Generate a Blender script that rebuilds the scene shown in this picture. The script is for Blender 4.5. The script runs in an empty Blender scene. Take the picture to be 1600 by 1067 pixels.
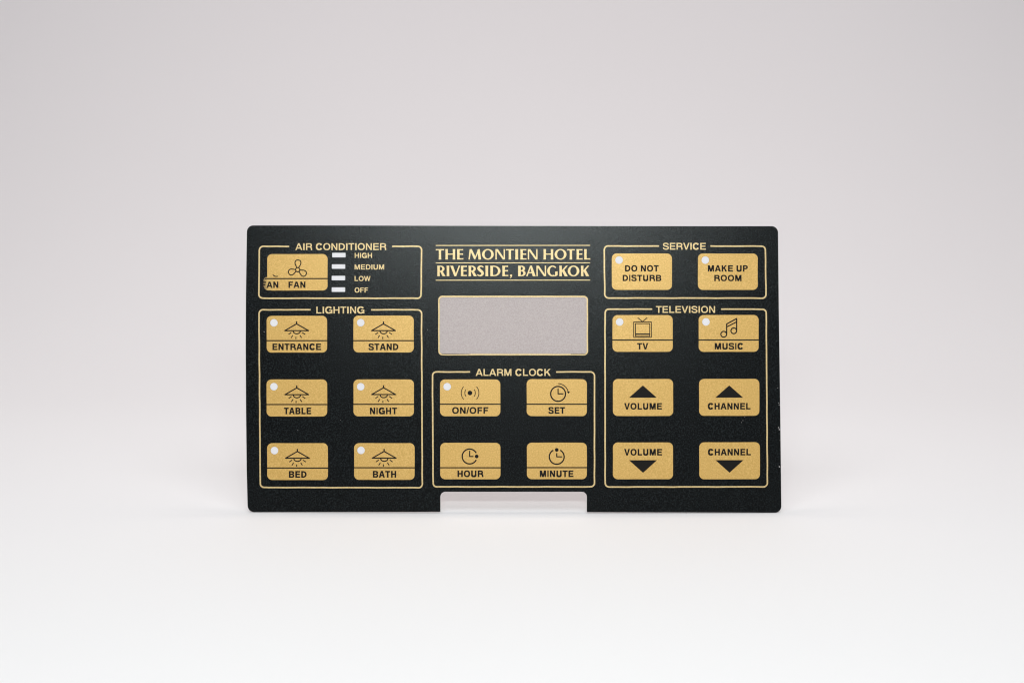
import bpy, bmesh, math, random
from mathutils import Vector, geometry

# ------------------------------------------------------------------ camera, light, exposure
C = bpy.context.scene.collection
sc = bpy.context.scene
R = math.radians
K = 0.000252                    # metres per unit of the panel's layout drawing (panel is 0.21 m wide)
OX, OY = 803.0, 800.0           # drawing origin: middle of the panel's lower edge
LEAN = R(11)                    # the panel leans back and the camera looks down on it squarely
NRM = Vector((0, -math.cos(LEAN), math.sin(LEAN)))
UPV = Vector((0, math.sin(LEAN), math.cos(LEAN)))
LIFT = 0.0006

cam = bpy.data.cameras.new('camera'); co = bpy.data.objects.new('camera', cam); C.objects.link(co)
DIST = 0.70
cam.sensor_width = 36.0
cam.lens = 36.0 * DIST / (1600 * K)
cam.clip_start = 0.01; cam.clip_end = 50
aim = Vector(((800 - OX) * K, 0, LIFT)) + UPV * ((OY - 533.5) * K)
co.location = aim + NRM * DIST
co.rotation_euler = (R(90) - LEAN, 0, 0)
sc.camera = co

w = bpy.data.worlds.new('World'); sc.world = w; w.use_nodes = True
bg = w.node_tree.nodes['Background']
bg.inputs['Color'].default_value = (0.85, 0.85, 1.0, 1); bg.inputs['Strength'].default_value = 0.12

def area(name, loc, target, sx, sy, power, col):
    l = bpy.data.lights.new(name, 'AREA'); l.shape = 'RECTANGLE'; l.size = sx; l.size_y = sy
    l.energy = power; l.color = col
    o = bpy.data.objects.new(name, l); C.objects.link(o); o.location = loc
    o.rotation_euler = (Vector(target) - Vector(loc)).to_track_quat('-Z', 'Y').to_euler()
    return o
area('key_strip', (0, -0.785, 0.418), (0, 0, 0.03), 0.24, 0.055, 2.95, (0.885, 0.985, 0.975))
area('front_softbox', (0, -0.45, 0.80), (0, -0.25, 0), 0.9, 0.4, 4.0, (0.98, 0.99, 1.0))
area('overhead_strip', (0, 0.165, 0.85), (0, 0, 0), 1.0, 0.10, 3.35, (1.0, 0.925, 0.89))
area('backdrop_softbox', (0, 0.10, 0.70), (0, 0.9, 0.4), 1.0, 0.3, 1.30, (1.0, 0.80, 0.82))

sc.render.engine = 'CYCLES'
sc.cycles.use_denoising = True
sc.cycles.max_bounces = 8
sc.cycles.pixel_filter_type = 'BLACKMAN_HARRIS'; sc.cycles.filter_width = 1.15
sc.view_settings.view_transform = 'Standard'
sc.view_settings.look = 'None'
sc.view_settings.exposure = 0
sc.view_settings.gamma = 1

# ------------------------------------------------------------------ materials
def new_mat(name, base, rough=0.5, metal=0.0, spec=0.5):
    m = bpy.data.materials.new(name); m.use_nodes = True
    b = m.node_tree.nodes['Principled BSDF']
    b.inputs['Base Color'].default_value = (*base, 1)
    b.inputs['Roughness'].default_value = rough
    b.inputs['Metallic'].default_value = metal
    b.inputs['Specular IOR Level'].default_value = spec
    return m, m.node_tree, b

def noise(nt, scale, detail=2.0, rough=0.6):
    tc = nt.nodes.new('ShaderNodeTexCoord')
    n = nt.nodes.new('ShaderNodeTexNoise'); n.inputs['Scale'].default_value = scale
    n.inputs['Detail'].default_value = detail; n.inputs['Roughness'].default_value = rough
    nt.links.new(tc.outputs['Object'], n.inputs['Vector'])
    return n.outputs['Fac']

def ramp(nt, fac, stops):
    r = nt.nodes.new('ShaderNodeValToRGB'); nt.links.new(fac, r.inputs['Fac'])
    e = r.color_ramp.elements
    e[0].position, e[0].color = stops[0][0], (*stops[0][1], 1)
    e[1].position, e[1].color = stops[-1][0], (*stops[-1][1], 1)
    for p, c in stops[1:-1]:
        x = e.new(p); x.color = (*c, 1)
    return r.outputs['Color']

def bump(nt, b, fac, strength, dist):
    n = nt.nodes.new('ShaderNodeBump'); n.inputs['Strength'].default_value = strength
    n.inputs['Distance'].default_value = dist
    nt.links.new(fac, n.inputs['Height']); nt.links.new(n.outputs['Normal'], b.inputs['Normal'])

# black textured polyester film: a velvety grain that sparkles
m_black, nt, b = new_mat('black_textured_film', (0.01, 0.011, 0.012), 0.21, 0, 0.22)
g = noise(nt, 2000, 3.0, 0.7)
nt.links.new(ramp(nt, g, [(0.36, (0.001, 0.0013, 0.0013)), (0.52, (0.004, 0.005, 0.0053)), (0.66, (0.016, 0.020, 0.021))]), b.inputs['Base Color'])
bump(nt, b, g, 0.42, 0.00012)

def gold(name, dark, mid, light):
    m, nt, b = new_mat(name, mid, 0.36, 0.20, 0.5)
    g = noise(nt, 2100, 2.0, 0.6)
    nt.links.new(ramp(nt, g, [(0.32, dark), (0.5, mid), (0.68, light)]), b.inputs['Base Color'])
    bump(nt, b, g, 0.35, 0.0001)
    return m
m_gold = gold('gold_ink', (0.57, 0.335, 0.082), (0.645, 0.390, 0.104), (0.745, 0.470, 0.145))
m_line = gold('pale_gold_ink', (0.60, 0.42, 0.18), (0.68, 0.49, 0.23), (0.78, 0.59, 0.31))

m_ink, nt, b = new_mat('black_ink', (0.006, 0.004, 0.003), 0.5, 0, 0.15)

# smeared print: gold thinning out into the black at one end
m_smear, nt, b = new_mat('smeared_gold_ink', (0.5, 0.3, 0.1), 0.5, 0.2)
tc = nt.nodes.new('ShaderNodeTexCoord'); sx = nt.nodes.new('ShaderNodeSeparateXYZ')
nt.links.new(tc.outputs['Object'], sx.inputs[0])
mr = nt.nodes.new('ShaderNodeMapRange')
mr.inputs['From Min'].default_value = (407.5 - OX) * K; mr.inputs['From Max'].default_value = (418.0 - OX) * K
nt.links.new(sx.outputs['X'], mr.inputs['Value'])
g = noise(nt, 1500, 2.0, 0.6)
ad = nt.nodes.new('ShaderNodeMath'); ad.operation = 'MULTIPLY_ADD'
nt.links.new(g, ad.inputs[0]); ad.inputs[1].default_value = 0.5
ms = nt.nodes.new('ShaderNodeMath'); ms.operation = 'SUBTRACT'; ms.inputs[1].default_value = 0.25
nt.links.new(mr.outputs[0], ms.inputs[0]); nt.links.new(ms.outputs[0], ad.inputs[2])
nt.links.new(ramp(nt, ad.outputs[0], [(0.05, (0.012, 0.011, 0.009)), (0.45, (0.22, 0.14, 0.05)), (0.95, (0.60, 0.39, 0.12))]), b.inputs['Base Color'])

m_white, nt, b = new_mat('white_diffusing_film', (0.93, 0.905, 0.92), 0.45)
tr = nt.nodes.new('ShaderNodeBsdfTranslucent'); tr.inputs['Color'].default_value = (0.92, 0.91, 0.93, 1)
mx = nt.nodes.new('ShaderNodeMixShader'); mx.inputs[0].default_value = 0.25
out = nt.nodes['Material Output']
nt.links.new(b.outputs[0], mx.inputs[1]); nt.links.new(tr.outputs[0], mx.inputs[2]); nt.links.new(mx.outputs[0], out.inputs['Surface'])

# display window: matt translucent grey film with a fine grain
m_window, nt, b = new_mat('matt_window_film', (0.42, 0.385, 0.385), 0.42)
g = noise(nt, 2000, 2.0, 0.65)
nt.links.new(ramp(nt, g, [(0.33, (0.53, 0.455, 0.435)), (0.68, (0.68, 0.60, 0.575))]), b.inputs['Base Color'])
bump(nt, b, g, 0.3, 0.0001)
tp = nt.nodes.new('ShaderNodeBsdfTransparent'); tp.inputs['Color'].default_value = (0.80, 0.77, 0.775, 1)
mx = nt.nodes.new('ShaderNodeMixShader'); mx.inputs[0].default_value = 0.40
out = nt.nodes['Material Output']
nt.links.new(b.outputs[0], mx.inputs[1]); nt.links.new(tp.outputs[0], mx.inputs[2]); nt.links.new(mx.outputs[0], out.inputs['Surface'])

m_back, nt, b = new_mat('clear_backing_film', (0.70, 0.64, 0.62), 0.35)

m_paper, nt, b = new_mat('white_paper', (0.84, 0.84, 0.84), 0.75, 0, 0.2)
g = noise(nt, 3.0, 2.0, 0.5)
nt.links.new(ramp(nt, g, [(0.3, (0.834, 0.832, 0.832)), (0.7, (0.846, 0.846, 0.846))]), b.inputs['Base Color'])

# ------------------------------------------------------------------ the setting: one sheet of white paper
def backdrop():
    prof = [(-1.6, 0.0), (0.20, 0.0)]
    rad = 0.72
    for i in range(1, 49):
        a = R(90) * i / 48
        prof.append((0.20 + rad * math.sin(a), rad - rad * math.cos(a)))
    prof.append((0.20 + rad, 1.8))
    bm = bmesh.new()
    rows = [[bm.verts.new((x, y, z)) for x in (-1.5, 1.5)] for y, z in prof]
    for r0, r1 in zip(rows, rows[1:]):
        bm.faces.new((r0[0], r0[1], r1[1], r1[0])).smooth = True
    me = bpy.data.meshes.new('backdrop'); bm.to_mesh(me); bm.free()
    me.materials.append(m_paper)
    o = bpy.data.objects.new('backdrop', me); C.objects.link(o)
    o['kind'] = 'structure'
backdrop()

# ------------------------------------------------------------------ flat shapes on the panel's drawing
def rrect(x0, y0, x1, y1, r, n=8):
    p = []
    for cx, cy, a0 in ((x1 - r, y0 + r, -90), (x1 - r, y1 - r, 0), (x0 + r, y1 - r, 90), (x0 + r, y0 + r, 180)):
        for i in range(n + 1):
            a = R(a0 + 90 * i / n); p.append((cx + r * math.cos(a), cy + r * math.sin(a)))
    return p
def disc(cx, cy, r, n=28):
    return [(cx + r * math.cos(2 * math.pi * i / n), cy + r * math.sin(2 * math.pi * i / n)) for i in range(n)]
def arc(cx, cy, rx, ry, a0, a1, n=20):            # degrees, y down in the drawing
    return [(cx + rx * math.cos(R(a0 + (a1 - a0) * i / n)), cy + ry * math.sin(R(a0 + (a1 - a0) * i / n))) for i in range(n + 1)]
def stroke(pts, wd, closed=False):
    res = []; h = wd / 2 * (1.35 if wd < 1.7 and wd != 1.3 and wd != 1.15 else 1.0)
    if closed: pts = pts + [pts[0]]
    for (x0, y0), (x1, y1) in zip(pts, pts[1:]):
        dx, dy = x1 - x0, y1 - y0; L = math.hypot(dx, dy)
        if L < 1e-6: continue
        nx, ny = -dy / L * h, dx / L * h
        res.append([(x0 + nx, y0 + ny), (x0 - nx, y0 - ny), (x1 - nx, y1 - ny), (x1 + nx, y1 + ny)])
    inner = pts if closed else pts[1:-1]
    for x, y in inner: res.append(disc(x, y, h * 0.995, 10))
    return res
def ccw(p):
    a = sum(p[i][0] * p[(i + 1) % len(p)][1] - p[(i + 1) % len(p)][0] * p[i][1] for i in range(len(p)))
    return p if a > 0 else p[::-1]

def region(add, sub=()):
    """union of add minus sub -> (points, triangles) without overlaps"""
    vs, fs = [], []
    for p in list(add) + list(sub):
        p = ccw(p); i0 = len(vs)
        vs += [Vector(q) for q in p]; fs.append(list(range(i0, i0 + len(p))))
    na = len(add)
    ov, oe, of, _, _, orig = geometry.delaunay_2d_cdt(vs, [], fs, 1, 1e-4)
    tris = [f for f, s in zip(of, orig) if s and any(i < na for i in s) and not any(i >= na for i in s)]
    return [(v.x, v.y) for v in ov], tris

def bow(x, y):
    """gentle bend of the sheet, in metres along its normal (sides bent back, a slight twist)"""
    u = x / 0.105; v = (y - 0.056) / 0.056
    return -0.0013 * u * u - 0.0003 * u * v

def build(name, parts, layer, mat, parent, thick=0.0, cell=14.0, wob=0.0):
    """parts: list of (points, faces) in drawing units; layer: height above the film in metres"""
    bm = bmesh.new()
    for pts, faces in parts:
        vv = [bm.verts.new((x, y, 0)) for x, y in pts]
        for f in faces:
            try: bm.faces.new([vv[i] for i in f])
            except ValueError: pass
    bmesh.ops.delete(bm, geom=[v for v in bm.verts if not v.link_faces], context='VERTS')
    xs = [v.co.x for v in bm.verts]; ys = [v.co.y for v in bm.verts]
    for axis, lo, hi in ((0, min(xs), max(xs)), (1, min(ys), max(ys))):
        k = math.floor(lo / cell) + 1
        while k * cell < hi:
            pc = [0, 0, 0]; pn = [0, 0, 0]; pc[axis] = k * cell; pn[axis] = 1
            bmesh.ops.bisect_plane(bm, geom=bm.verts[:] + bm.edges[:] + bm.faces[:], dist=1e-4, plane_co=pc, plane_no=pn)
            k += 1
    for v in bm.verts:
        px, py = v.co.x, v.co.y
        if wob:
            px += wob * (math.sin(py * 0.31 + 1.3) + math.sin(py * 0.117 + px * 0.02)) * 0.5
            py += wob * (math.sin(px * 0.27 + 0.7) + math.sin(px * 0.083 + py * 0.02)) * 0.5
        x, y = (px - OX) * K, (OY - py) * K
        v.co = (x, y, bow(x, y) + layer)
    bm.normal_update()
    for f in bm.faces:
        if f.normal.z < 0: f.normal_flip()
    if thick:
        ret = bmesh.ops.extrude_face_region(bm, geom=bm.faces[:])
        nv = [e for e in ret['geom'] if isinstance(e, bmesh.types.BMVert)]
        back = set(bm.verts) - set(nv)
        for v in back: v.co.z -= thick
        bmesh.ops.recalc_face_normals(bm, faces=bm.faces[:])
    me = bpy.data.meshes.new(name); bm.to_mesh(me); bm.free()
    me.materials.append(mat)
    o = bpy.data.objects.new(name, me); C.objects.link(o)
    if parent: o.parent = parent
    return o

# ------------------------------------------------------------------ lettering, drawn letter by letter (unit: capital height, y up)
def varstroke(pts):                # ribbon through (x, y, half width)
    res = []; n = len(pts); Lf, Rt = [], []
    for i, (x, y, h) in enumerate(pts):
        xa, ya, _ = pts[max(0, i - 1)]; xb, yb, _ = pts[min(n - 1, i + 1)]
        dx, dy = xb - xa, yb - ya; L = math.hypot(dx, dy) or 1
        Lf.append((x - dy / L * h, y + dx / L * h)); Rt.append((x + dy / L * h, y - dx / L * h))
    for i in range(n - 1): res.append([Lf[i], Rt[i], Rt[i + 1], Lf[i + 1]])
    return res
def catmull(p, n=6):
    o = []
    for i in range(len(p) - 1):
        q0, q1, q2, q3 = p[max(0, i - 1)], p[i], p[i + 1], p[min(len(p) - 1, i + 2)]
        for k in range(n):
            t = k / n
            o.append(tuple(0.5 * (2 * b_ + (c - a) * t + (2 * a - 5 * b_ + 4 * c - d) * t * t + (3 * b_ - a - 3 * c + d) * t ** 3) for a, b_, c, d in zip(q0, q1, q2, q3)))
    return o + [tuple(p[-1])]
def box(x0, y0, x1, y1): return [(x0, y0), (x1, y0), (x1, y1), (x0, y1)]
def sell(cx, cy, rx, ry, n=40, e=2.25, a0=0, a1=360):
    o = []
    for i in range(n if a1 - a0 == 360 else n + 1):
        t = R(a0 + (a1 - a0) * i / n); c, s_ = math.cos(t), math.sin(t)
        o.append((cx + rx * math.copysign(abs(c) ** (2 / e), c), cy + ry * math.copysign(abs(s_) ** (2 / e), s_)))
    return o
def bowl(x0, x1, y0, y1, e=2.2):   # flat on the left, round on the right
    ry = (y1 - y0) / 2; rx = min((x1 - x0) * .95, ry * 1.12); cx = x1 - rx
    return [(x0, y0)] + sell(cx, y0 + ry, rx, ry, 16, e, -90, 90) + [(x0, y1)]
# advance widths and side bearings of a plain grotesque
ADV = dict(A=1.0, B=1.0, C=1.0, D=1.0, E=.93, F=.85, G=1.08, H=1.0, I=.39, K=1.0, L=.85, M=1.16, N=1.0, O=1.08, P=.93, R=1.0, S=.93, T=.85, U=1.0, V=.93, W=1.31)
ADV.update({' ': .39, '/': .39})
BEAR = dict(A=.02, C=.06, G=.06, O=.06, S=.055, T=.03, V=.02, W=.02)
BEAR['/'] = -.02
def grotesque(ch, w, t):
    h = t * .86; a, s = [], []
    if ch == 'I': a = [box(0, 0, w, 1)]
    elif ch == 'H': a = [box(0, 0, t, 1), box(w - t, 0, w, 1), box(t * .5, .5 - h * .45, w - t * .5, .5 + h * .55)]
    elif ch == 'L': a = [box(0, 0, t, 1), box(t * .5, 0, w, h)]
    elif ch == 'T': a = [box(w / 2 - t / 2, 0, w / 2 + t / 2, 1), box(0, 1 - h, w, 1)]
    elif ch == 'E': a = [box(0, 0, t, 1), box(t * .5, 0, w, h), box(t * .5, 1 - h, w * .985, 1), box(t * .5, .515 - h / 2, w * .92, .515 + h / 2)]
    elif ch == 'F': a = [box(0, 0, t, 1), box(t * .5, 1 - h, w, 1), box(t * .5, .49 - h / 2, w * .90, .49 + h / 2)]
    elif ch == 'N': a = [box(0, 0, t * .95, 1), box(w - t * .95, 0, w, 1), [(0, 1), (t * 1.05, 1), (w, 0), (w - t * 1.05, 0)]]
    elif ch == 'M':
        a = [box(0, 0, t * .92, 1), box(w - t * .92, 0, w, 1), [(0, 1), (t * 1.3, 1), (w / 2 + t * .5, 0), (w / 2 - t * .5, 0)], [(w, 1), (w - t * 1.3, 1), (w / 2 - t * .5, 0), (w / 2 + t * .5, 0)]]
    elif ch == 'A':
        a = [[(0, 0), (t * 1.08, 0), (w / 2 + t * .12, .84), (w / 2 + t * .6, 1), (w / 2 - t * .6, 1)], [(w, 0), (w - t * 1.08, 0), (w / 2 - t * .12, .84), (w / 2 - t * .6, 1), (w / 2 + t * .6, 1)], box(w * .22, .22, w * .78, .22 + h * .95)]
    elif ch == 'V': a = [[(0, 1), (t * 1.08, 1), (w / 2 + t * .10, .18), (w / 2 + t * .52, 0), (w / 2 - t * .52, 0)], [(w, 1), (w - t * 1.08, 1), (w / 2 - t * .10, .18), (w / 2 - t * .52, 0), (w / 2 + t * .52, 0)]]
    elif ch == 'W':
        q = t * .48
        for xa, xb in ((q, w * .28), (w * .5, w * .28), (w * .5, w * .72), (w - q, w * .72)):
            a.append([(xa - q, 1), (xb - q, 0), (xb + q, 0), (xa + q, 1)])
    elif ch == 'K': a = [box(0, 0, t, 1), [(t * .7, .26), (w - .01, 1), (w - t * 1.2 - .02, 1), (t * .7, .26 + t * 1.15)], [(t + (w - t) * .16, .52), (t + (w - t) * .44, .66), (w, 0), (w - t * 1.22, 0)]]
    elif ch == 'O': a = [sell(w / 2, .5, w / 2, .515)]; s = [sell(w / 2, .5, w / 2 - t, .515 - h)]
    elif ch == 'D': a = [bowl(0, w, 0, 1)]; s = [bowl(t, w - t, h, 1 - h)]
    elif ch == 'P': a = [box(0, 0, t, 1), bowl(0, w, .38, 1)]; s = [bowl(t, w - t, .38 + h, 1 - h)]
    elif ch == 'B': a = [bowl(0, w * .96, .46, 1), bowl(0, w, 0, .56)]; s = [bowl(t, w * .96 - t, .51 + h * .45, 1 - h), bowl(t, w - t, h, .51 - h * .45)]
    elif ch == 'R':
        a = [box(0, 0, t, 1), bowl(0, w * .96, .405, 1)]; s = [bowl(t, w * .96 - t, .405 + h, 1 - h)]
        a += varstroke(catmull([(w * .52, .47, h * .5), (w * .74, .43, t * .46), (w * .86, .30, t * .5), (w * .885, .12, t * .5), (w - t * .46, 0, t * .5)]))
    elif ch == 'U': a = [box(0, .34, t, 1), box(w - t, .34, w, 1)] + varstroke([(x, y, (t * abs(math.cos(R(d))) + h * abs(math.sin(R(d)))) / 2) for d in range(180, 361, 10)
              for x, y in [(w / 2 + (w / 2 - t / 2) * math.cos(R(d)), .36 + (.375 - h / 2) * math.sin(R(d)))]])
    elif ch in 'CG':
        e0, e1 = (32, 328) if ch == 'C' else (36, 318)
        a = varstroke([(w / 2 + (w / 2 - t / 2) * math.cos(R(d)), .5 + (.515 - h / 2) * math.sin(R(d)), (t * abs(math.cos(R(d))) + h * abs(math.sin(R(d)))) / 2) for d in range(e0, e1 + 1, 8 if ch == 'C' else 6)])
        if ch == 'G': a += [box(w * .53, .50 - h * .55, w, .50 + h * .40), box(w - t * .8, 0.0, w, .5), box(w - t, .15, w, .5)]
    elif ch == 'S':
        m = t * .47
        a = varstroke(catmull([(w - m, .70, t * .48), (w * .80, .875, h * .5), (w * .50, 1.015 - h / 2, h * .5), (w * .19, .88, t * .47), (m * 1.05, .735, t * .48), (w * .20, .60, t * .47), (w * .50, .52, t * .48),
                               (w * .80, .43, t * .49), (w - m, .285, t * .5), (w * .82, .12, t * .46), (w * .50, -.015 + h / 2, h * .5), (w * .17, .125, h * .5), (m * .95, .31, t * .48)], 5))
    elif ch == '/': a = [[(0, -.02), (t * .75, -.02), (w, 1.02), (w - t * .75, 1.02)]]
    return a, s
def text(s, x0, x1, ytop, ybase, t=0.17):
    """fit s between x0 and x1, capitals from ytop down to ybase"""
    pos, x = [], 0.0
    for ch in s:
        if ch != ' ':
            b_ = BEAR.get(ch, .095); pos.append((ch, x + b_, x + ADV[ch] - (.06 if ch in 'BDPRKEFL' else b_)))
        x += ADV[ch]
    A0, A1 = pos[0][1], pos[-1][2]
    hg = ybase - ytop; k = (x1 - x0) / (A1 - A0)
    pts, fs = [], []
    for ch, a, b_ in pos:
        gx = x0 + (a - A0) * k; add, sub = grotesque(ch, (b_ - a) * k / hg, t)
        f = lambda p: [(gx + q[0] * hg, ybase - q[1] * hg) for q in p]
        P, F = region([f(p) for p in add], [f(p) for p in sub]); i0 = len(pts)
        pts += P; fs += [[i + i0 for i in q] for q in F]
    return pts, fs

# ------------------------------------------------------------------ the panel
panel = bpy.data.objects.new('control_panel', None); C.objects.link(panel)
panel.empty_display_size = 0.05
panel.location = (0, 0, LIFT); panel.rotation_euler = (R(90) - LEAN, 0, 0)
panel['label'] = 'thin black and gold hotel room control panel standing upright on white paper'
panel['category'] = 'control panel'

INK1, INK2 = 0.00004, 0.00008
DOTR = 6.0
dots = [(427.5, 504.3), (563.4, 504.1), (427.4, 604.1), (563.4, 604.1), (428.2, 704.0), (563.9, 703.5),
        (698.7, 604.0), (967.4, 406.4), (1102.4, 406.4), (968.2, 503.1), (1103.4, 502.9)]
bars = [(518.8, 395.0, 539.9, 402.2), (518.2, 412.9, 539.3, 420.0), (518.0, 430.9, 539.2, 438.0), (518.0, 448.9, 539.2, 456.1)]
WIN = (686.2, 463.7, 917.4, 553.7)

def carc(cx, cy, r, a0, a1, n=10): return arc(cx, cy, r, r, a0, a1, n)
outline = (carc(395.2, 362.2, 10, 180, 270) + [(500, 352.3), (700, 353.0), (950, 353.4), (1100, 353.4)]
           + carc(1206.6, 363.2, 10, 270, 360) + [(1217.7, 480), (1218.8, 560), (1220.0, 650), (1220.8, 730)]
           + carc(1211.4, 790.8, 10, 0, 90) + [(1080, 800.2), (917.0, 799.7)]
           + carc(909.0, 776.0, 8.0, 0, -90) + carc(696.0, 776.0, 8.0, -90, -180) + [(688.0, 799.2), (540, 799.6)]
           + carc(396.0, 790.0, 10, 90, 180) + [(384.6, 735), (383.6, 640), (383.2, 540), (383.6, 460)])
holes = [disc(x, y, DOTR) for x, y in dots] + [rrect(a, b_, c, d, 0.8, 3) for a, b_, c, d in bars] + [rrect(*WIN, 5.0)]
plate = build('faceplate', [region([outline], holes)], 0.0, m_black, panel, thick=0.0004)

# clear liner on the back, a hair larger than the printed film
lin = [(x + (0.3 if x > OX else -0.3) if abs(x - OX) > 380 else x, y + (1.6 if y > 797 and not (680 < x < 925) else 0)) for x, y in outline]
build('backing_film', [region([lin], [rrect(WIN[0] - 3, WIN[1] - 3, WIN[2] + 3, WIN[3] + 3, 5)] +
      [disc(x, y, DOTR + 1) for x, y in dots] + [rrect(a - 1, b_ - 1, c + 1, d + 1, 1, 3) for a, b_, c, d in bars])],
      -0.00044, m_back, panel, thick=0.00015)

build('display_window', [region([rrect(WIN[0] + .05, WIN[1] + .05, WIN[2] - .05, WIN[3] - .05, 5.0)])], -0.0001, m_window, panel, thick=0.0002)
build('window_border', [region([rrect(684.7, 462.2, 918.8, 555.2, 6.6)], [rrect(686.9, 464.5, 916.6, 552.9, 4.6)])], INK1, m_line, panel, wob=0.15)
for mk in ([(690, 552.8), (712, 552.9), (735, 553.3), (735, 553.6), (690, 553.4)], [(687.0, 468), (687.5, 468), (687.4, 474), (687.0, 474)],
           [(892, 552.7), (915, 552.7), (915, 553.2), (892, 553.2)]):
    build('print_gap', [region([mk])], INK2, m_ink, panel)

# ---- section frames, open where their headings stand
def section(x0, y0, x1, y1, xb0, xb1, g0, g1, head, hx0, hx1, ht, hb):
    r = 6.0
    pts = ([(g0, y0)] + [(x0 + r, y0)] + carc(x0 + r, y0 + r, r, 270, 180, 6) + carc(xb0 + r, y1 - r, r, 180, 90, 6)
           + carc(xb1 - r, y1 - r, r, 90, 0, 6) + carc(x1 - r, y0 + r, r, 0, -90, 6) + [(g1, y0)])
    fr = build('section_frame', [region(stroke(pts, 2.3))], INK1, m_line, panel, wob=0.22)
    build('heading', [text(head, hx0, hx1, ht, hb, 0.19)], INK1, m_line, fr)
    fr['label'] = 'thin gold frame headed ' + head
section(404.7, 385.0, 658.7, 466.0, 404.0, 658.0, 451.4, 612.6, 'AIR CONDITIONER', 461.1, 603.5, 380.1, 390.8)
section(404.1, 484.0, 658.6, 761.7, 405.9, 659.8, 485.1, 579.8, 'LIGHTING', 494.0, 569.2, 479.0, 489.8)
section(675.7, 581.0, 928.9, 760.3, 676.7, 928.9, 734.5, 869.2, 'ALARM CLOCK', 743.2, 860.3, 576.3, 587.1)
section(944.1, 384.5, 1196.6, 465.7, 945.0, 1197.6, 1029.8, 1110.4, 'SERVICE', 1036.0, 1103.2, 379.5, 390.1)
section(945.4, 483.0, 1197.9, 760.5, 945.6, 1199.6, 1019.1, 1127.1, 'TELEVISION', 1025.0, 1117.6, 478.2, 488.8)

# ---- fan speed lights and their captions
cap = [('HIGH', 554.1, 581.2, 395.3, 403.1), ('MEDIUM', 554.0, 600.2, 413.3, 421.1), ('LOW', 553.9, 578.9, 431.4, 439.1), ('OFF', 554.0, 575.0, 449.3, 457.1)]
for (a, b_, c, d), (s, x0, x1, yt, yb) in zip(bars, cap):
    o = build('indicator_window', [region([rrect(a + .05, b_ + .05, c - .05, d - .05, 0.8, 3)])], -0.00005, m_white, panel, thick=0.0002)
    o['label'] = 'small white light window beside the word ' + s
    build('caption', [text(s, x0, x1, yt, yb, 0.205)], INK1, m_line, o)

# ---- buttons
def button(x0, y0, x1, y1, label, texts, dot=None, divider=None, icon=None, extra=None):
    sub = [disc(dot[0], dot[1], DOTR)] if dot else []
    bt = build('button', [region([rrect(x0, y0, x1, y1, 7.6)], sub)], INK1, m_gold, panel, wob=0.12)
    bt['label'] = label
    if divider: build('divider', [region(stroke([(extra or x0 - 0.5, divider), (x1 + 0.5, divider)], 1.35))], INK2, m_ink, bt)
    if icon: build('icon', [region(*icon)], INK2, m_ink, bt)
    for s, a, b_, c, d in texts: build('caption', [text(s, a, b_, c - 0.4, d + 0.35, 0.245)], INK2, m_ink, bt)
    if dot: build('indicator_window', [region([disc(dot[0], dot[1], DOTR - .05)])], -0.00005, m_white, bt, thick=0.0002)
    return bt

def lamp(cx, ty):
    """pendant lamp drawing; ty is the tip of its cord"""
    X = lambda a: cx + a - 463.3
    Y = lambda a: ty + a - 502.0
    P = lambda *q: [(X(a), Y(b_)) for a, b_ in q]
    s = []
    s += stroke(P((463.2, 502), (463.2, 506.2)), 1.5)
    s += stroke(P((463.2, 506.0), (444.6, 516.6), (482.0, 516.6)), 1.35, True)
    s += stroke([(X(a), Y(b_)) for a, b_ in arc(463.4, 517.2, 5.6, 4.3, 0, 180, 14)], 1.25)
    for q in (((454.9, 519.4), (450.4, 522.5)), ((457.2, 523.7), (454.7, 528.0)), ((462.1, 526.2), (462.1, 529.8)),
              ((468.4, 523.7), (471.1, 527.8)), ((471.9, 519.4), (476.6, 522.5))):
        s += stroke(P(*q), 1.1)
    return s, []

def clock(cx, cy, hv, hh, gap=None, dotp=None, arrow=False):
    s = []
    if gap is None: s += stroke(arc(cx, cy, 11.6, 11.6, 0, 351, 39), 1.55, True)
    else: s += stroke(arc(cx, cy, 11.6, 11.6, gap + 27, gap + 333, 34), 1.55)
    s += stroke([(cx, cy - hv), (cx, cy), (cx + hh, cy)], 1.35)
    if dotp: s.append(disc(*dotp, 2.9, 20))
    if arrow:
        s += stroke(arc(cx - 0.5, cy + 0.8, 16.8, 16.8, -88, -12, 20), 0.95)
        s.append([(885.6, 611.6), (890.6, 611.4), (888.4, 615.0)])
    return s, []

# the fan button, whose print slipped and left a second caption at its corner
def blade(rot):
    prof = [(1.3, 3.2), (2.3, 5.0), (3.7, 7.3), (4.5, 9.4), (4.7, 11.0), (4.1, 13.2), (2.6, 14.7), (0, 15.2)]
    loop = [(p[0], -p[1]) for p in prof] + [(-p[0], -p[1]) for p in prof[-2::-1]]
    c, s = math.cos(R(rot)), math.sin(R(rot))
    return [(464.9 + x * c - y * s, 421.4 + x * s + y * c) for x, y in loop]
fan = stroke(disc(464.9, 421.4, 3.3, 20), 1.2, True)
for rot in (2, 122, 250): fan += stroke(blade(rot), 1.2)
fan += stroke([(425.8, 429.2), (427.6, 430.9), (430.0, 431.8), (432.2, 431.9), (433.8, 431.5)], 1.1)
bt = button(417.1, 397.0, 511.6, 453.9, 'gold button reading FAN whose print has slipped, leaving a doubled caption',
            [('FAN', 450.4, 477.0, 440.4, 449.5)], None, 435.3, (fan, []), 413.6)
build('smear', [region([[(411.2, 437.0), (413.5, 433.4), (416.5, 433.0), (426.5, 433.6), (426.5, 452.2), (424.0, 453.6), (417, 453.6), (413.0, 451.0), (410.8, 446)]])],
      INK1 + 0.00002, m_smear, bt)
gh = text('FAN', 408.2, 434.6, 440.0, 449.9, 0.245)
build('caption', [gh], INK2 + 0.00001, m_ink, bt)

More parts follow.
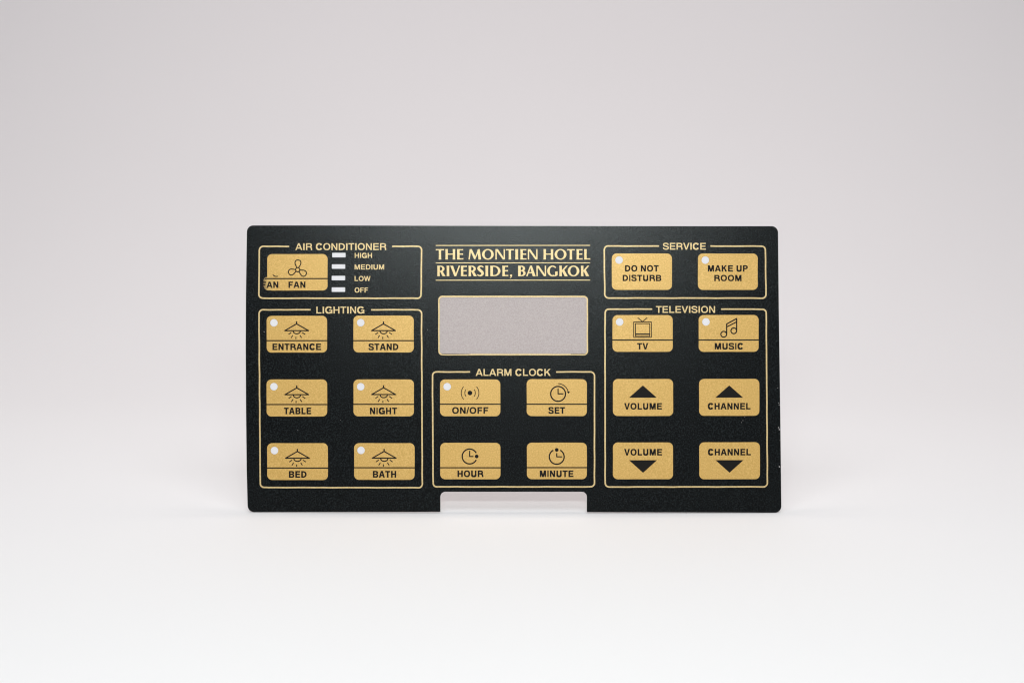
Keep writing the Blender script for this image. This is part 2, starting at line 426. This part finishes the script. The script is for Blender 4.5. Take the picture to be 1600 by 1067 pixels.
button(416.1, 493.4, 510.9, 550.8, 'gold button reading ENTRANCE', [('ENTRANCE', 425.2, 501.4, 537.2, 546.6)], dots[0], 532.2, lamp(463.2, 502.0))
button(552.1, 493.1, 646.5, 550.6, 'gold button reading STAND', [('STAND', 575.8, 622.5, 537.2, 546.7)], dots[1], 532.2, lamp(599.2, 502.0))
button(415.9, 592.8, 511.0, 650.7, 'gold button reading TABLE', [('TABLE', 443.2, 485.9, 637.2, 646.8)], dots[2], 632.0, lamp(463.4, 602.0))
button(552.2, 592.7, 646.7, 650.3, 'gold button reading NIGHT', [('NIGHT', 577.9, 620.5, 637.1, 646.7)], dots[3], 631.6, lamp(599.4, 601.7))
button(416.8, 692.4, 512.1, 749.9, 'gold button reading BED', [('BED', 450.9, 478.7, 736.3, 746.0)], dots[4], 731.2, lamp(464.3, 701.3))
button(553.2, 692.2, 647.8, 749.5, 'gold button reading BATH', [('BATH', 582.5, 619.0, 735.9, 745.6)], dots[5], 730.6, lamp(600.2, 701.0))

onoff = [disc(734.3, 613.8, 3.6, 20)]
for sg in (-1, 1):
    for rr, hh, off in ((8.2, 38, 0), (13.8, 43, 0)):
        a0 = 180 if sg < 0 else 0
        onoff += stroke(arc(734.5, 613.8, rr, rr * 1.05, a0 - hh, a0 + hh, 12), 1.15)
button(687.6, 592.7, 781.8, 650.1, 'gold button reading ON/OFF', [('ON/OFF', 706.4, 763.0, 636.3, 645.9)], dots[6], 631.4, (onoff, []))
button(823.0, 592.3, 917.0, 649.9, 'gold button reading SET', [('SET', 857.0, 882.8, 636.3, 645.9)], None, 631.4, clock(872.0, 615.2, 8.2, 8.4, arrow=True))
button(687.9, 691.6, 782.0, 748.5, 'gold button reading HOUR', [('HOUR', 714.8, 755.1, 735.1, 744.7)], None, 730.5, clock(733.8, 712.9, 8.8, 6.0, 0, (744.8, 712.8)))
button(823.3, 691.3, 917.0, 748.3, 'gold button reading MINUTE', [('MINUTE', 843.4, 896.1, 735.1, 744.7)], None, 730.3, clock(869.9, 713.4, 5.8, 8.7, -90, (869.9, 702.6)))

button(956.0, 396.1, 1050.1, 452.9, 'gold button reading DO NOT DISTURB',
       [('DO NOT', 976.7, 1029.4, 414.9, 424.0), ('DISTURB', 973.0, 1033.5, 429.9, 438.9)], dots[7])
button(1090.8, 396.1, 1184.6, 452.9, 'gold button reading MAKE UP ROOM',
       [('MAKE UP', 1106.3, 1169.1, 414.8, 424.0), ('ROOM', 1116.4, 1159.2, 429.9, 438.9)], dots[8])

tv = stroke([(990.2, 503.0), (1017.8, 503.0), (1017.8, 527.1), (990.2, 527.1)], 0.95, True)
tv += stroke([(992.9, 505.6), (1015.3, 505.6), (1015.3, 525.4), (992.9, 525.4)], 0.95, True)
tv += stroke([(992.9, 522.0), (1015.3, 522.0)], 1.5)
tv += stroke([(996.4, 496.3), (1004.0, 502.6), (1011.5, 496.3)], 0.95)
button(957.1, 492.3, 1051.3, 549.6, 'gold button reading TV', [('TV', 995.5, 1013.0, 536.3, 545.6)], dots[9], 531.3, (tv, []))
mu = stroke(disc(1131.2, 522.2, 4.5, 24), 1.4, True) + stroke(disc(1147.0, 516.8, 4.5, 24), 1.4, True)
mu += stroke([(1135.8, 522.2), (1135.8, 506.2), (1151.5, 497.7), (1151.5, 516.8)], 1.45)
mu += stroke([(1135.8, 510.8), (1151.5, 502.9)], 1.35)
button(1092.0, 492.1, 1186.0, 549.6, 'gold button reading MUSIC', [('MUSIC', 1117.0, 1161.9, 536.3, 545.6)], dots[10], 531.2, (mu, []))
up = lambda cx, hw, ya, yb: ([[(cx, ya), (cx - hw, yb), (cx + hw, yb)]], [])
button(957.7, 592.1, 1051.9, 649.8, 'gold button reading VOLUME with an upward triangle', [('VOLUME', 975.3, 1034.4, 630.0, 639.3)], icon=up(1004.6, 21.7, 602.1, 621.2))
button(1092.6, 591.9, 1187.1, 649.6, 'gold button reading CHANNEL with an upward triangle', [('CHANNEL', 1106.3, 1173.2, 630.0, 639.3)], icon=up(1139.8, 21.7, 602.1, 621.2))
button(957.7, 691.1, 1051.7, 748.4, 'gold button reading VOLUME with a downward triangle', [('VOLUME', 975.3, 1034.6, 701.6, 711.0)], icon=up(1004.8, 21.9, 738.4, 718.8))
button(1092.8, 690.9, 1187.9, 748.6, 'gold button reading CHANNEL with a downward triangle', [('CHANNEL', 1106.5, 1173.6, 701.6, 711.0)], icon=up(1140.2, 21.9, 738.4, 718.8))

# ---- the title: flared capitals drawn stroke by stroke (unit: capital height, y up)
TH, TN = 0.25, 0.125            # thick and thin strokes
def st(x0, x1):
    f = (x1 - x0) * 0.07
    return [(x0, 0), (x1, 0), (x1 - f * .7, .2), (x1 - f, .5), (x1 - f * .7, .8), (x1, 1), (x0, 1), (x0 + f * .7, .8), (x0 + f, .5), (x0 + f * .7, .2)]
def bar_r(x0, x1, yc, t=TN):     # arm flaring to its right end
    return [(x0, yc - t * .45), (x1 - .08, yc - t * .45), (x1, yc - t * .6), (x1, yc + t * .6), (x1 - .08, yc + t * .45), (x0, yc + t * .45)]
def ell(cx, cy, rx, ry, n=40): return [(cx + rx * math.cos(2 * math.pi * i / n), cy + ry * math.sin(2 * math.pi * i / n)) for i in range(n)]
def dshape(x0, x1, y0, y1, n=16):  # flat left side, round right side
    ym = (y0 + y1) / 2; rx = min((x1 - x0) * .8, (y1 - y0) * .62); cx = x1 - rx
    return [(x0, y0)] + [(cx + rx * math.cos(R(-90 + 180 * i / n)), ym + (y1 - y0) / 2 * math.sin(R(-90 + 180 * i / n))) for i in range(n + 1)] + [(x0, y1)]
def glyph(ch, w):
    a, s = [], []
    if ch == 'T': a = [st(w / 2 - TH / 2, w / 2 + TH / 2), [(0, .87), (.07, .885), (w - .07, .885), (w, .87), (w, 1), (0, 1)]]
    elif ch == 'I': a = [st(0, w)]
    elif ch == 'H': a = [st(0, TH), st(w - TH, w), box(TH * .5, .465, w - TH * .5, .575)]
    elif ch == 'L': a = [st(0, TH), bar_r(TH * .5, w, .06)]
    elif ch == 'E': a = [st(0, TH), bar_r(TH * .5, w, .06), bar_r(TH * .5, w * .95, .52), bar_r(TH * .5, w * .97, .94)]
    elif ch == 'N':
        a = [[(0, 0), (TN, 0), (TN * .95, .6), (TN, .98), (0, 1)], [(w - TN, 0.02), (w, 0), (w, 1), (w - TN, 1), (w - TN * .95, .5)],
             [(0, 1), (TH * .95, 1), (w, .0), (w - TH * .8, 0.0), (0.05, .93)]]
    elif ch == 'M':
        t = TN
        a = [[(0, 0), (t, 0), (.13 + t, .95), (.13 - .02, 1)], [(w, 0), (w - TH, 0), (w - .15 - TH + .04, .93), (w - .13, 1)],
             [(.11, 1), (.11 + TH * .8, 1), (w / 2 + .08, .24), (w / 2 + .04, .02), (w / 2 - .06, .02)],
             [(w - .13, 1), (w - .13 - t * 1.2, 1), (w / 2 - .06, .02), (w / 2 + .04, .02)]]
    elif ch == 'O': a = [ell(w / 2, .5, w / 2, .515)]; s = [ell(w / 2, .5, w / 2 - TH * .97, .515 - .105)]
    elif ch == 'V': a = [[(0, 1), (TH * 1.05, 1), (w / 2 + .07, .22), (w / 2 + .10, 0), (w / 2 - .08, 0)], [(w, 1), (w - TN * 1.1, 1), (w / 2 - .03, 0), (w / 2 + .10, 0)]]
    elif ch == 'A': a = [[(w, 0), (w - TH * 1.1, 0), (w / 2 - .06, .80), (w / 2 - .08, 1), (w / 2 + .09, 1)], [(0, 0), (TN * 1.1, 0), (w / 2 + .02, .98), (w / 2 - .08, 1)], box(w * .26, .28, w * .70, .385)]
    elif ch == 'D': a = [dshape(0, w, 0, 1)]; s = [dshape(TH, w - TH * .95, .105, .895)]
    elif ch == 'B':
        a = [dshape(0, w * .93, .47, 1), dshape(0, w, 0, .575)]; s = [dshape(TH, w * .93 - TH * .85, .575, .905), dshape(TH, w - TH * .9, .10, .47)]
    elif ch == 'R':
        a = [st(0, TH), dshape(TH * .3, w * .88, .42, 1), [(w * .34, .46), (w * .62, .50), (w, 0), (w - TH * 1.15, 0)]]; s = [dshape(TH, w * .88 - TH * .85, .52, .905)]
    elif ch == 'K': a = [st(0, TH), [(TH * .6, .46), (w - .17, 1), (w, 1), (TH + .14, .5), (TH + .02, .42)], [(TH * .9, .56), (TH + .2, .64), (w, 0), (w - TH * 1.2, 0)]]
    elif ch == 'S':
        a = varstroke(catmull([(w - .05, .86, .055), (w * .66, .955, .055), (w * .36, .93, .085), (w * .19, .76, .115), (w * .40, .58, .125),
                               (w * .70, .42, .125), (w * .81, .24, .115), (w * .60, .075, .085), (w * .34, .045, .055), (.02, .14, .055)]))
    elif ch == 'G':
        a = varstroke([(w * .5 + (w * .5 - h) * math.cos(R(t)), .5 + (.515 - h) * math.sin(R(t)), h) for t, h in
             [(t, .055 + .068 * abs(math.cos(R(t))) ** 1.5 * (1 if t > 90 else 0.25)) for t in range(42, 292, 8)]])
        a += varstroke(catmull([(w * .58, .04, .052), (w * .78, .055, .052), (w * .9, .10, .06)])); a += [[(w - TH * .95, .06), (w, .10), (w, .47), (w - TH * .95, .44)]]
    elif ch == ',': a = [ell(w * .55, .07, .105, .105, 20), [(w * .45, .0), (w * .95, .02), (w * .6, -.14), (w * .2, -.21), (w * .12, -.17), (w * .45, -.08)]]
    return a, s

SCL = 12.31
def line(items, yt, yb, parent_name):
    parts = []; hgt = yb - yt
    for ch, x0, x1 in items:
        a, s = glyph(ch, (x1 - x0) / hgt)
        f = lambda p: [(x0 + q[0] * hgt, yb - q[1] * hgt) for q in p]
        parts.append(region([f(p) for p in a], [f(p) for p in s]))
    return parts
L = lambda s: [(c, 676 + a / SCL, 676 + b_ / SCL) for c, a, b_ in s]
Rr = lambda s: [(c, 800 + a / SCL, 800 + b_ / SCL) for c, a, b_ in s]
l1 = L([('T', 62, 220), ('H', 245, 435), ('E', 470, 590), ('M', 690, 932), ('O', 950, 1175), ('N', 1208, 1390), ('T', 1408, 1562)]) + \
     Rr([('I', 62, 120), ('E', 160, 278), ('N', 305, 490), ('H', 605, 795), ('O', 820, 1048), ('T', 1060, 1205), ('E', 1240, 1358), ('L', 1388, 1505)])
l2 = L([('R', 88, 248), ('I', 268, 322), ('V', 340, 528), ('E', 542, 658), ('R', 690, 850), ('S', 858, 985), ('I', 1014, 1070), ('D', 1110, 1305), ('E', 1340, 1455), (',', 1480, 1532)]) + \
     Rr([('B', 118, 262), ('A', 272, 455), ('N', 470, 655), ('G', 678, 878), ('K', 910, 1072), ('O', 1072, 1295), ('K', 1325, 1485)])
rules = [region(stroke([(680.9, y), (922.1, y - 0.2)], 1.3)) for y in (383.7, 410.9, 437.9)]
ti = build('title_rules', rules, INK1, m_line, panel)
build('title_lettering', line(l1, 389.4, 405.6, '') + line(l2, 415.3, 431.6, ''), INK1, m_line, ti)

# ---- nicks in the film along its right edge and a few specks of dust
random.seed(4)
for x, y, a, r in [(1217.6, 630, 20, .55), (1218.2, 633, 50, .5), (1217.2, 668, 30, .7), (1218.4, 671, 60, .8), (1219.5, 688, 0, .5), (1218.2, 729, 10, .8), (1219.3, 729.6, 10, .5),
                   (1216.0, 606, 0, .5), (1161.3, 657, 0, .55), (1159, 660, 0, .4), (1163.5, 652, 0, .35), (412.2, 518.4, 0, .55), (465, 672, 0, .4), (668, 515, 0, .4), (532, 656, 0, .35)]:
    build('scuff', [region([[(x + .85 * r * random.uniform(.6, 1.3) * math.cos(t + R(a)) * (1.5 if a else 1), y + r * random.uniform(.6, 1.2) * math.sin(t + R(a))) for t in [i * math.pi / 3 for i in range(6)]]])], INK1 + 0.00002, m_back, panel)
